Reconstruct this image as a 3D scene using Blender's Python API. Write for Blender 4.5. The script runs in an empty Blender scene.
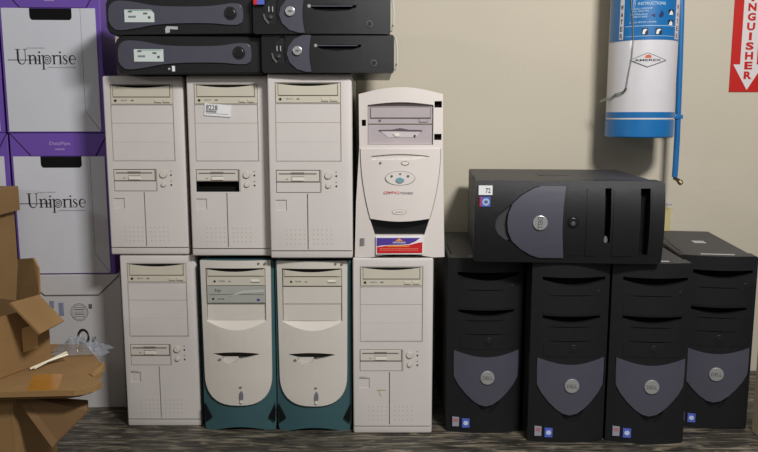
import bpy, bmesh, math, random
from mathutils import Vector, Matrix, noise
from mathutils.geometry import tessellate_polygon
random.seed(4)
PI = math.pi
col = bpy.context.scene.collection
sc = bpy.context.scene

# ---------------------------------------------------------------- camera, light, exposure
F = 740.0; PITCH = math.atan(.146); EYE = .746
cam = bpy.data.objects.new('camera', bpy.data.cameras.new('camera')); col.objects.link(cam)
cam.location = (0, 0, EYE); cam.rotation_euler = (PI/2 - PITCH, 0, 0)
cam.data.sensor_width = 36; cam.data.lens = 36*F/758; cam.data.clip_start = .02
sc.camera = cam
sc.view_settings.view_transform = 'Standard'; sc.view_settings.look = 'None'
sc.view_settings.gamma = 1; sc.view_settings.use_curve_mapping = False
sc.view_settings.exposure = -.35

w = bpy.data.worlds.new('world'); sc.world = w; w.use_nodes = True
w.node_tree.nodes['Background'].inputs[0].default_value = (1.0, .97, .93, 1)
w.node_tree.nodes['Background'].inputs[1].default_value = .15

def area(name, loc, aim, sx, sy, power, color):
    l = bpy.data.lights.new(name, 'AREA'); l.shape = 'RECTANGLE'; l.size = sx; l.size_y = sy
    l.energy = power; l.color = color
    o = bpy.data.objects.new(name, l); col.objects.link(o); o.location = loc
    o.rotation_euler = (Vector(aim)-Vector(loc)).to_track_quat('-Z', 'Y').to_euler()
    return o
area('ceiling_light_near', (.78, .2, 1.9), (.1, 1.7, .3), .4, .2, 58, (1, .975, .95))
area('ceiling_light_far', (-4.0, -1.3, 1.9), (0, 1.8, .6), 1.2, .2, 20, (1, .975, .95))
area('fill_light_behind', (.2, -1.1, 1.9), (0, 1.7, .6), 1.6, .9, 6, (1, .975, .95))  # added soft fill from behind the camera

def at(x, y, Y):
    """world point at depth Y seen in direction of photo position x, y"""
    u = (x-379)/F; v = (226-y)/F
    d = Vector((u, math.cos(PITCH)+v*math.sin(PITCH), -math.sin(PITCH)+v*math.cos(PITCH)))
    d *= Y/d.y
    return Vector((d.x, Y, EYE+d.z))

# ---------------------------------------------------------------- materials
def lin(c):
    return tuple(((v/12.92) if v <= .04045 else ((v+.055)/1.055)**2.4) for v in c)
MATS = {}
def mat(name, rgb, rough=.5, metal=0, var=0, scale=30, bump=0, bscale=400, spec=.5, coat=0, alpha=1, trans=0, stretch=None, c2=None):
    if name in MATS: return MATS[name]
    m = bpy.data.materials.new(name); m.use_nodes = True; MATS[name] = m
    nt = m.node_tree; b = nt.nodes['Principled BSDF']
    c = lin([v/255 for v in rgb])
    b.inputs['Base Color'].default_value = (*c, 1)
    b.inputs['Roughness'].default_value = rough; b.inputs['Metallic'].default_value = metal
    b.inputs['Specular IOR Level'].default_value = spec
    b.inputs['Coat Weight'].default_value = coat
    b.inputs['Alpha'].default_value = alpha; b.inputs['Transmission Weight'].default_value = trans
    tc = nt.nodes.new('ShaderNodeTexCoord')
    src = tc.outputs['Object']
    if stretch:
        mp = nt.nodes.new('ShaderNodeMapping'); mp.inputs['Scale'].default_value = stretch
        nt.links.new(src, mp.inputs['Vector']); src = mp.outputs['Vector']
    if var or c2:
        n = nt.nodes.new('ShaderNodeTexNoise'); n.inputs['Scale'].default_value = scale; n.inputs['Detail'].default_value = 5
        nt.links.new(src, n.inputs['Vector'])
        r = nt.nodes.new('ShaderNodeValToRGB')
        r.color_ramp.elements[0].position = .3; r.color_ramp.elements[1].position = .7
        r.color_ramp.elements[0].color = (*([v*(1-var) for v in c] if not c2 else lin([v/255 for v in c2])), 1)
        r.color_ramp.elements[1].color = (*[min(1, v*(1+var)) for v in c], 1)
        nt.links.new(n.outputs['Fac'], r.inputs['Fac']); nt.links.new(r.outputs['Color'], b.inputs['Base Color'])
    if bump:
        n2 = nt.nodes.new('ShaderNodeTexNoise'); n2.inputs['Scale'].default_value = bscale; n2.inputs['Detail'].default_value = 3
        nt.links.new(src, n2.inputs['Vector'])
        bp = nt.nodes.new('ShaderNodeBump'); bp.inputs['Strength'].default_value = bump; bp.inputs['Distance'].default_value = .002
        nt.links.new(n2.outputs['Fac'], bp.inputs['Height']); nt.links.new(bp.outputs['Normal'], b.inputs['Normal'])
    return m
CREAM  = mat('cream_plastic', (208, 202, 198), .55, var=.03, scale=8, bump=.1)
CREAM2 = mat('warm_cream_plastic', (208, 202, 193), .5, var=.03, scale=8, bump=.1)
YELLOW = mat('aged_drive_plastic', (200, 194, 178), .5, var=.04, scale=15)
GROOVE = mat('groove_grey', (120, 113, 100), .8)
WHITEB = mat('white_button_plastic', (225, 222, 212), .4)
STEEL  = mat('painted_case_steel', (190, 190, 180), .45, var=.03)
DARK   = mat('dark_gap', (14, 14, 14), .9, spec=.2)
LED    = mat('dark_indicator', (48, 50, 44), .3)
SLOTG  = mat('floppy_slot_grey', (112, 110, 104), .6)
TEAL   = mat('teal_plastic', (58, 92, 98), .45, var=.06, scale=12)
SILVER = mat('silver_plastic', (165, 166, 160), .4, var=.03)
LILAC  = mat('mauve_grey_plastic', (176, 166, 170), .45, var=.03)
PEARL  = mat('pearl_white_plastic', (220, 213, 208), .4, var=.02, scale=6, coat=.15)
BLACK  = mat('black_textured_plastic', (24, 25, 28), .42, var=.08, scale=60, bump=.25, bscale=900, spec=.4)
BLACKG = mat('black_smooth_plastic', (26, 27, 30), .3, var=.05)
BLACKT = mat('charcoal_case_top', (54, 54, 58), .5, var=.08, scale=40, bump=.2, bscale=900)
SLATE  = mat('slate_grey_plastic', (74, 74, 86), .42, var=.04, scale=30, bump=.1, bscale=900)
BADGE  = mat('badge_silver', (190, 190, 190), .3, metal=.6)
INK    = mat('black_ink', (30, 30, 32), .6)
INKG   = mat('grey_ink', (90, 92, 98), .6)
INKL   = mat('light_ink', (130, 130, 135), .6)
RED    = mat('red_ink', (200, 30, 32), .5)
REDSIGN= mat('red_sign_paint', (192, 30, 24), .4, var=.05, scale=6)
ORANGE = mat('orange_ink', (240, 150, 40), .5)
BLUEINK= mat('blue_ink', (84, 102, 150), .5)
PURPI  = mat('violet_ink', (80, 56, 150), .5)
PAPER  = mat('white_label_paper', (228, 230, 232), .6)
LABELC = mat('pale_label', (205, 215, 212), .6)
STKR   = mat('dull_sticker', (150, 150, 165), .5)
STKB   = mat('blue_sticker', (82, 100, 190), .4)
CHROME = mat('chrome', (200, 200, 200), .2, metal=1)
PURPLE = mat('purple_print', (108, 76, 170), .55, var=.06, scale=10)
BOXW   = mat('white_card', (206, 208, 216), .7, var=.025, scale=7, bump=.15, bscale=60)
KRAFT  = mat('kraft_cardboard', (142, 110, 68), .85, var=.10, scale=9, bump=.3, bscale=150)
KRAFTD = mat('kraft_inner_shaded', (116, 88, 56), .9, var=.10, scale=12, bump=.2, bscale=150)  # inner kraft, toned down for the shade under the flattened carton
TAPE   = mat('brown_packing_tape', (168, 116, 42), .25, var=.08, scale=25)
EXTW   = mat('extinguisher_white_enamel', (212, 210, 214), .3, coat=.3, var=.02)
EXTB   = mat('extinguisher_blue', (24, 108, 172), .35, coat=.2, var=.04)
BRASS  = mat('tarnished_brass', (120, 104, 76), .4, metal=.8, var=.2, scale=90)
WIREM  = mat('wire_steel', (160, 170, 165), .35, metal=.7)
ALMOND = mat('almond_plate', (196, 184, 128), .5)
GLOSSL = mat('light_grey_strip', (180, 180, 184), .3)

# ---------------------------------------------------------------- mesh helpers
def link(me, name, m, parent=None, smooth=20):
    o = bpy.data.objects.new(name, me); col.objects.link(o)
    me.materials.clear(); me.materials.append(m)
    if smooth:
        for p in me.polygons: p.use_smooth = True
        me.set_sharp_from_angle(angle=math.radians(smooth))
    if parent is not None: o.parent = parent
    return o
def obj(name, bm, m, parent=None, smooth=20):
    bmesh.ops.recalc_face_normals(bm, faces=bm.faces)
    me = bpy.data.meshes.new(name); bm.to_mesh(me); bm.free()
    return link(me, name, m, parent, smooth)
def empty(name, loc, rz=0, ry=0):
    o = bpy.data.objects.new(name, None); col.objects.link(o); o.location = loc
    o.rotation_euler = (0, ry, rz); o.empty_display_size = .05
    return o
def tag(o, label, cat, group=None, kind=None):
    if label: o['label'] = label
    if cat: o['category'] = cat
    if group: o['group'] = group
    if kind: o['kind'] = kind
    return o
def struct(o): o['kind'] = 'structure'; return o

def add_prism(bm, pts, y0, y1, bev=0, both=False, seg=2):
    """outline in x,z ; front at y0, back at y1"""
    b = bmesh.new()
    f = [b.verts.new((x, y0, z)) for x, z in pts]
    k = [b.verts.new((x, y1, z)) for x, z in pts]
    ff = b.faces.new(f); b.faces.new(list(reversed(k)))
    n = len(pts)
    for i in range(n): b.faces.new((f[i], k[i], k[(i+1) % n], f[(i+1) % n]))
    if bev:
        ed = list(ff.edges)
        if both: ed = ed + [e for e in b.edges if all(v in k for v in e.verts)]
        bmesh.ops.bevel(b, geom=ed, offset=bev, segments=seg, profile=.5, affect='EDGES', clamp_overlap=True)
    me = bpy.data.meshes.new('t'); b.to_mesh(me); b.free(); bm.from_mesh(me); bpy.data.meshes.remove(me)
def add_box(bm, x0, x1, y0, y1, z0, z1, bev=0, seg=2, M=None):
    b = bmesh.new()
    bmesh.ops.create_cube(b, size=1, matrix=Matrix.Translation(((x0+x1)/2, (y0+y1)/2, (z0+z1)/2)) @ Matrix.Diagonal((x1-x0, y1-y0, z1-z0, 1)))
    if bev: bmesh.ops.bevel(b, geom=list(b.edges), offset=bev, segments=seg, profile=.5, affect='EDGES')
    if M is not None: b.transform(M)
    me = bpy.data.meshes.new('t'); b.to_mesh(me); b.free(); bm.from_mesh(me); bpy.data.meshes.remove(me)
def box(name, m, parent, *a, **k):
    bm = bmesh.new(); add_box(bm, *a, **k); return obj(name, bm, m, parent)
def prism(name, m, parent, pts, y0, y1, bev=0, **k):
    bm = bmesh.new(); add_prism(bm, pts, y0, y1, bev, **k); return obj(name, bm, m, parent)
def rect(x0, x1, z0, z1, r=0, n=4):
    if r <= 0: return [(x0, z0), (x1, z0), (x1, z1), (x0, z1)]
    p = []
    for cx, cz, a in ((x1-r, z0+r, -90), (x1-r, z1-r, 0), (x0+r, z1-r, 90), (x0+r, z0+r, 180)):
        for i in range(n+1):
            t = math.radians(a+90*i/n); p.append((cx+r*math.cos(t), cz+r*math.sin(t)))
    return p
def ell(cx, cz, rx, rz=None, n=24):
    rz = rx if rz is None else rz
    return [(cx+rx*math.cos(2*PI*i/n), cz+rz*math.sin(2*PI*i/n)) for i in range(n)]
def spline(ctrl, n=8, closed=True):
    """Catmull-Rom through control points"""
    P = [Vector(c) for c in ctrl]; out = []; N = len(P)
    for i in range(N if closed else N-1):
        g = lambda k: P[k % N] if closed else P[max(0, min(N-1, k))]
        a, b, c, d = g(i-1), g(i), g(i+1), g(i+2)
        for s in range(n):
            t = s/n
            out.append(tuple(.5*((2*b)+(c-a)*t+(2*a-5*b+4*c-d)*t*t+(3*b-a-3*c+d)*t**3)))
    if not closed: out.append(tuple(P[-1]))
    return out
def add_tube(bm, pts, r, n=8, cap=True):
    pts = [Vector(p) for p in pts]; rings = []
    up = Vector((0, 0, 1))
    for i, p in enumerate(pts):
        d = (pts[min(i+1, len(pts)-1)]-pts[max(i-1, 0)]).normalized()
        s = d.cross(up if abs(d.z) < .95 else Vector((1, 0, 0))).normalized(); t = d.cross(s)
        rr = r[i] if isinstance(r, (list, tuple)) else r
        rings.append([bm.verts.new(p+rr*(math.cos(2*PI*k/n)*s+math.sin(2*PI*k/n)*t)) for k in range(n)])
    for a, b in zip(rings, rings[1:]):
        for k in range(n): bm.faces.new((a[k], a[(k+1) % n], b[(k+1) % n], b[k]))
    if cap:
        bm.faces.new(rings[0]); bm.faces.new(list(reversed(rings[-1])))
def tube(name, m, parent, pts, r, n=8):
    bm = bmesh.new(); add_tube(bm, pts, r, n); return obj(name, bm, m, parent)
def add_lathe(bm, prof, n=48, c=(0, 0)):
    rings = []
    for r, z in prof:
        rings.append([bm.verts.new((c[0]+r*math.cos(2*PI*k/n), c[1]+r*math.sin(2*PI*k/n), z)) for k in range(n)])
    for a, b in zip(rings, rings[1:]):
        for k in range(n): bm.faces.new((a[k], a[(k+1) % n], b[(k+1) % n], b[k]))
    bm.faces.new(rings[0]); bm.faces.new(list(reversed(rings[-1])))
def boolean(o, bm, op='DIFFERENCE'):
    bmesh.ops.recalc_face_normals(bm, faces=bm.faces)
    me = bpy.data.meshes.new('c'); bm.to_mesh(me); bm.free()
    c = bpy.data.objects.new('c', me); col.objects.link(c)
    c.matrix_world = Matrix.Identity(4)
    par = o.parent; o.parent = None
    md = o.modifiers.new('b', 'BOOLEAN'); md.operation = op; md.object = c; md.solver = 'EXACT'
    bpy.context.view_layer.update()
    dg = bpy.context.evaluated_depsgraph_get()
    nm = bpy.data.meshes.new_from_object(o.evaluated_get(dg))
    o.modifiers.clear(); old = o.data; mt = old.materials[0]; nm.name = old.name; o.data = nm
    nm.materials.clear(); nm.materials.append(mt)
    nm.polygons.foreach_set('material_index', [0]*len(nm.polygons))
    for p in nm.polygons: p.use_smooth = True
    nm.set_sharp_from_angle(angle=math.radians(20))
    bpy.data.objects.remove(c); bpy.data.meshes.remove(me); bpy.data.meshes.remove(old)
    o.parent = par
    return o
def bulged(name, m, parent, pts, yf, yb, b, w, cuts=(), n=16):
    """solid whose front bows towards the viewer (plan view arc) and whose outline from the front is pts"""
    o = prism(name, m, None, pts, -.05, yb)
    bm = bmesh.new(); z0 = min(p[1] for p in pts)-.05; z1 = max(p[1] for p in pts)+.05
    plan = [(-w+2*w*i/n, yf+b*(2*(-w+2*w*i/n)/w)**2) for i in range(n+1)]
    plan += [(w, yb+.05+4*b), (-w, yb+.05+4*b)]
    lo = [bm.verts.new((x, y, z0)) for x, y in plan]; hi = [bm.verts.new((x, y, z1)) for x, y in plan]
    bm.faces.new(lo); bm.faces.new(list(reversed(hi))); k = len(plan)
    for i in range(k): bm.faces.new((lo[i], hi[i], hi[(i+1) % k], lo[(i+1) % k]))
    boolean(o, bm, 'INTERSECT')
    for c in cuts:
        bm = bmesh.new(); add_prism(bm, c[0], -.06, c[1]); boolean(o, bm)
    if parent is not None: o.parent = parent
    return o
def text(s, m, parent, cx, cz, wd, ht, y, name='lettering', rot=0, depth=.0004, bold=.012):
    cu = bpy.data.curves.new('f', 'FONT'); cu.body = s; cu.extrude = .01; cu.offset = bold; cu.resolution_u = 3
    t = bpy.data.objects.new('f', cu); col.objects.link(t)
    bpy.context.view_layer.update()
    me = bpy.data.meshes.new_from_object(t.evaluated_get(bpy.context.evaluated_depsgraph_get()))
    bpy.data.objects.remove(t); bpy.data.curves.remove(cu)
    xs = [v.co.x for v in me.vertices]; ys = [v.co.y for v in me.vertices]
    mx, my = (min(xs)+max(xs))/2, (min(ys)+max(ys))/2; sx = wd/(max(xs)-min(xs)); sy = ht/(max(ys)-min(ys))
    cr, sr = math.cos(rot), math.sin(rot)
    for v in me.vertices:
        a = (v.co.x-mx)*sx; b = (v.co.y-my)*sy
        v.co = (cx+a*cr-b*sr, y+(0 if v.co.z < 0 else -depth), cz+a*sr+b*cr)
    me.name = name
    bm = bmesh.new(); bm.from_mesh(me); bpy.data.meshes.remove(me)
    return obj(name, bm, m, parent, smooth=0)

# ---------------------------------------------------------------- setting
WALLY = 2.13
def wall_mat():
    m = mat('beige_wall_paint', (198, 190, 172), .75, var=.02, scale=3, bump=.25, bscale=90); return m
bm = bmesh.new(); add_box(bm, -6, 5, WALLY, WALLY+.1, -.75, 1.95)
struct(obj('wall_back', bm, wall_mat()))
FLOORM = mat('grey_concrete', (112, 108, 102), .8, var=.12, scale=2)
bm = bmesh.new(); add_box(bm, -6, 5, -3, WALLY, -.8, -.75)
struct(obj('floor', bm, FLOORM))
# painted wooden post on the right of the bench
bm = bmesh.new(); add_box(bm, .8955, .924, 1.655, 1.690, .0005, .36, .002)
o = struct(obj('trim_1', bm, mat('beige_trim_paint', (200, 184, 150), .7, var=.04)))

WOOD = bpy.data.materials.new('worn_dark_laminate'); WOOD.use_nodes = True
nt = WOOD.node_tree; b = nt.nodes['Principled BSDF']; b.inputs['Roughness'].default_value = .5
tc = nt.nodes.new('ShaderNodeTexCoord'); mp = nt.nodes.new('ShaderNodeMapping'); mp.inputs['Scale'].default_value = (5, 34, 5)
nz = nt.nodes.new('ShaderNodeTexNoise'); nz.inputs['Scale'].default_value = 2.2; nz.inputs['Detail'].default_value = 9; nz.inputs['Roughness'].default_value = .68; nz.inputs['Distortion'].default_value = .9
cr = nt.nodes.new('ShaderNodeValToRGB'); e = cr.color_ramp.elements
e[0].position = .34; e[0].color = (*lin((.10, .095, .085)), 1); e[1].position = .72; e[1].color = (*lin((.62, .58, .50)), 1)
x = cr.color_ramp.elements.new(.5); x.color = (*lin((.25, .235, .205)), 1)
nt.links.new(tc.outputs['Object'], mp.inputs[0]); nt.links.new(mp.outputs[0], nz.inputs['Vector'])
nt.links.new(nz.outputs['Fac'], cr.inputs[0]); nt.links.new(cr.outputs[0], b.inputs['Base Color'])
t = empty('workbench', (0, 1.3, -.75))
tag(t, 'long workbench with a worn dark streaked top carrying all the computers', 'workbench')
box('tabletop', WOOD, t, -2.4, 2.4, -.65, .825, .705, .75, .003)
for lx in (-2.3, 2.3):
    for ly in (-.6, .77): box('leg', mat('dark_steel', (50, 50, 52), .5), t, lx-.03, lx+.03, ly-.03, ly+.03, 0, .705)

# ---------------------------------------------------------------- cream tower computer
def at_tower(loc, label, wd=.186, missing=False, sticker=False, smudge=False, rz=0, squat=False, H=.426):
    t = empty('tower_computer', loc, rz)
    tag(t, label, 'computer', 'cream tower computers')
    s = wd/85; h = H/180.5; lean = [1.0]
    X = lambda p: ((p-102.5-lean[0])*1.047+.6-42.5)*s
    Z = lambda q: H-(q-76.5)*h
    hw = wd/2
    bz = box('bezel', CREAM, None, -hw, hw, 0, .04, 0, H, .005, seg=3)
    bm = bmesh.new()
    add_prism(bm, rect(X(110.3), X(173.7), Z(104.6), Z(84.8)), -.01, .012)          # cd bay
    boolean(bz, bm)
    bm = bmesh.new()
    add_prism(bm, rect(X(110.5), X(173.5), Z(160.5), Z(105)), -.01, .0022)
    boolean(bz, bm)
    lean[0] = 5.6
    bm = bmesh.new()
    add_prism(bm, rect(X(114.3), X(157.7), Z(191.5), Z(169)), -.01, .016)
    boolean(bz, bm)
    bm = bmesh.new()                                                                    # grooves
    lean[0] = 7.4
    add_prism(bm, rect(X(146), X(147.1), Z(248), Z(192.5)), -.01, .006)
    boolean(bz, bm); bm = bmesh.new()
    add_prism(bm, rect(-hw-.01, hw+.01, Z(250), Z(248.8)), -.01, .006)
    boolean(bz, bm)
    bm = bmesh.new()
    add_prism(bm, rect(X(115.5), X(126), Z(209), Z(198.5)), -.01, .0012)
    boolean(bz, bm)
    bz.parent = t
    lean[0] = 1.0
    # shallow rims
    bm = bmesh.new()
    for a in (110.2, 173.4): add_box(bm, X(a), X(a+.4), -.0004, .001, Z(160.5), Z(105))
    add_box(bm, X(110.2), X(173.8), -.0004, .001, Z(160.9), Z(160.5))
    obj('bay_outline', bm, mat('soft_seam', (160, 153, 142), .8), t)
    c = box('case', STEEL, t, -hw+.003, hw-.003, .04, .40, .002, H-.001, .002)
    # cd drive
    d = prism('cd_drive', YELLOW, t, rect(X(110.8), X(173.2), Z(104.2), Z(85.2)), .001, .012, .0008)
    arc = [(X(113.5)+(X(170)-X(113.5))*i/12, Z(86.2)-(Z(86.2)-Z(88.4))*math.sin(PI*i/12)) for i in range(13)]
    prism('tray', YELLOW, d, [(X(113.5), Z(97)), (X(170), Z(97))]+list(reversed(arc)), -.0012, .001, .0006)
    prism('tray_gap', DARK, d, [(X(112.5), Z(85.6)), (X(171.2), Z(85.6)), (X(171.2), Z(86.3))]+[(a, b-.0003) for a, b in reversed(arc)]+[(X(112.5), Z(86.3))], .0006, .0011)
    prism('tray_seam', GROOVE, d, rect(X(113.3), X(171), Z(97.6), Z(97.1)), .0004, .0012)
    prism('tray_seam', GROOVE, d, rect(X(170.2), X(170.9), Z(97), Z(87)), .0004, .0012)
    prism('headphone_jack', LED, d, ell(X(115.4), Z(100.8), X(1.25)-X(0)), 0, .0012)
    text('MULTI', INKL, d, X(124), Z(100.5), X(6)-X(0), Z(0)-Z(1.2), .001)
    prism('indicator_light', SLOTG, d, rect(X(131), X(133.8), Z(101.2), Z(100)), .0004, .0012)
    for a in (155, 163.5): prism('button', YELLOW, d, rect(X(a), X(a+6.5), Z(102.6), Z(100)), -.0008, .0012, .0005)
    for a in (155, 163.5): prism('button_edge', GROOVE, d, rect(X(a), X(a+6.5), Z(103.1), Z(102.6)), .0004, .0012)
    prism('bay_cover', CREAM, t, rect(X(111), X(173), Z(122.9), Z(105.2)), .0014, .003, .0001)
    prism('bay_cover', CREAM, t, rect(X(111), X(173), Z(141.9), Z(123.3)), .0014, .003, .0001)
    prism('bay_cover', CREAM, t, rect(X(111), X(173), Z(160), Z(142.0)), .0014, .003, .0001)
    SEAM = mat('soft_seam', (172, 165, 152), .8)
    prism('bay_seam', SEAM, t, rect(X(110.8), X(173.2), Z(123.3), Z(122.9)), .0012, .0024)
    # floppy drive
    lean[0] = 5.6
    d = prism('floppy_drive', CREAM2, t, rect(X(114.9), X(157.1), Z(180.4), Z(169.8)), -.0004, .014, .0008)
    prism('disk_slot', SLOTG, d, rect(X(117), X(154), Z(173.4), Z(172.2)), -.0008, 0)
    prism('disk_slot_notch', SLOTG, d, rect(X(129), X(142), Z(173.6), Z(171.4)), -.001, 0)
    prism('eject_button', WHITEB, d, rect(X(130), X(141.5), Z(179.6), Z(176.2)), -.003, 0, .0006)
    prism('eject_recess', GROOVE, d, rect(X(129.5), X(142), Z(176.1), Z(175.4)), -.0008, 0)
    prism('indicator_light', SLOTG, d, ell(X(125), Z(178), .0022, .0012), -.0008, 0)
    prism('drive_edge', SLOTG, d, rect(X(156.6), X(157.5), Z(180.4), Z(169.4)), -.001, 0)
    prism('drive_edge', GROOVE, d, rect(X(114.6), X(157.4), Z(181), Z(180.5)), -.0008, 0)
    if missing:
        prism('empty_bay', DARK, t, rect(X(114.6), X(157.4), Z(191.2), Z(181.4)), .0145, .0155)
        bm = bmesh.new(); add_box(bm, X(114.4), X(114.9), -.0006, .0145, Z(191.2), Z(181.4)); add_box(bm, X(157.1), X(157.6), .0002, .0145, Z(191.2), Z(181.4))
        add_box(bm, X(114.4), X(157.6), .0005, .0145, Z(181.6), Z(181.1)); add_box(bm, X(114.4), X(157.6), .0005, .0145, Z(191.5), Z(191.1))
        obj('bay_lining', bm, DARK, t)
    else:
        prism('small_bay_cover', CREAM, t, rect(X(114.8), X(157.2), Z(191), Z(181.2)), .0004, .014, .0006)
    prism('drive_edge', GROOVE, t, rect(X(158.3), X(158.7), Z(191.3), Z(169)), -.0004, .001)
    for (q, r) in ((174.6, 3.5), (184.7, 2.4)):
        prism('button_ring', SEAM, t, ell(X(165.2), Z(q), s*(r+.5)), -.0005, .001)
        prism('power_button' if r > 3 else 'reset_button', CREAM2, t, ell(X(165.2), Z(q-.2), s*r), -.0035, .001, .001)
    for q in (175, 185): prism('indicator_light', LED, t, ell(X(173.2), Z(q), s*.95, n=14), -.0008, .001)
    for q in (171, 181): prism('indicator_symbol', INKL, t, rect(X(172.3), X(174), Z(q+.5), Z(q-.3)), -.0003, .001)
    # emblem recess
    lean[0] = 7.4
    bm = bmesh.new()
    add_box(bm, X(115.3), X(126.2), -.0003, .0006, Z(198.7), Z(198.2)); add_box(bm, X(125.8), X(126.3), -.0003, .0006, Z(209), Z(198.5))
    obj('emblem_recess', bm, SEAM, t)
    text('MIDI', INKL, t, X(119.5), Z(197.5), X(7)-X(0), Z(0)-Z(1), .0002) if squat else None
    bm = bmesh.new()
    for r in range(4):
        for k in range(5):
            add_prism(bm, ell(X(125.5+k*4.4), Z(228.5+r*4.6), s*.75, n=8), -.0002, .001)
            add_prism(bm, ell(X(152+k*4.4), Z(228.5+r*4.6), s*.75, n=8), -.0002, .001)
    obj('vent_holes', bm, mat('vent_dimple', (184, 178, 166), .8), t)
    lean[0] = 1.4
    if sticker:
        M = Matrix.Translation((X(133.8), 0, Z(110.6))) @ Matrix.Rotation(math.radians(4), 4, 'Y')
        st = box('barcode_label', PAPER, t, -13.6*s, 13.6*s, -.001, .0012, -5.8*h, 5.8*h)
        st.matrix_local = M
        text('8228', INK, st, -6.0*s, 2.3*h, 12*s, 5.0*h, -.001, bold=.008)
        bm = bmesh.new()
        for i in range(15): add_box(bm, -12*s+i*.75*s, -12*s+i*.75*s+.42*s, -.0013, -.001, -2.6*h, -.6*h)
        add_box(bm, -12*s, 11.5*s, -.0013, -.001, -3.6*h, -3.3*h)
        obj('barcode', bm, INK, st)
    lean[0] = 7.4
    if smudge:
        bm = bmesh.new()
        add_box(bm, X(133.5), X(143), -.0004, .0005, Z(211.8), Z(210.6), .0002)
        add_box(bm, 0, .002, -.0004, .0005, -.016, 0, .0002, M=Matrix.Translation((X(135), 0, Z(212))) @ Matrix.Rotation(math.radians(-24), 4, 'Y'))
        obj('scuff_mark', bm, mat('scuff', (176, 160, 126), .8), t)
    return t

TW = .4270
at_tower((-.524, 1.72, 0), 'cream tower standing on the bench beside the white boxes, bottom left of the stack', wd=.180, squat=True)
at_tower((.0325, 1.678, 0), 'cream tower with a brown scuff mark, under the tower with the arched top', smudge=True, squat=True, wd=.187)
at_tower((-.5390, 1.715, TW), 'upper cream tower nearest the purple and white boxes, complete front without a label', wd=.184, H=.414)
at_tower((-.3435, 1.70, TW), 'upper cream tower with a white 8228 barcode label and an open black bay', missing=True, sticker=True, wd=.185, H=.4145)
at_tower((-.1545, 1.67, TW), 'upper cream tower beside the computer with the arched top, all bays covered', wd=.188, H=.4165)

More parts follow.
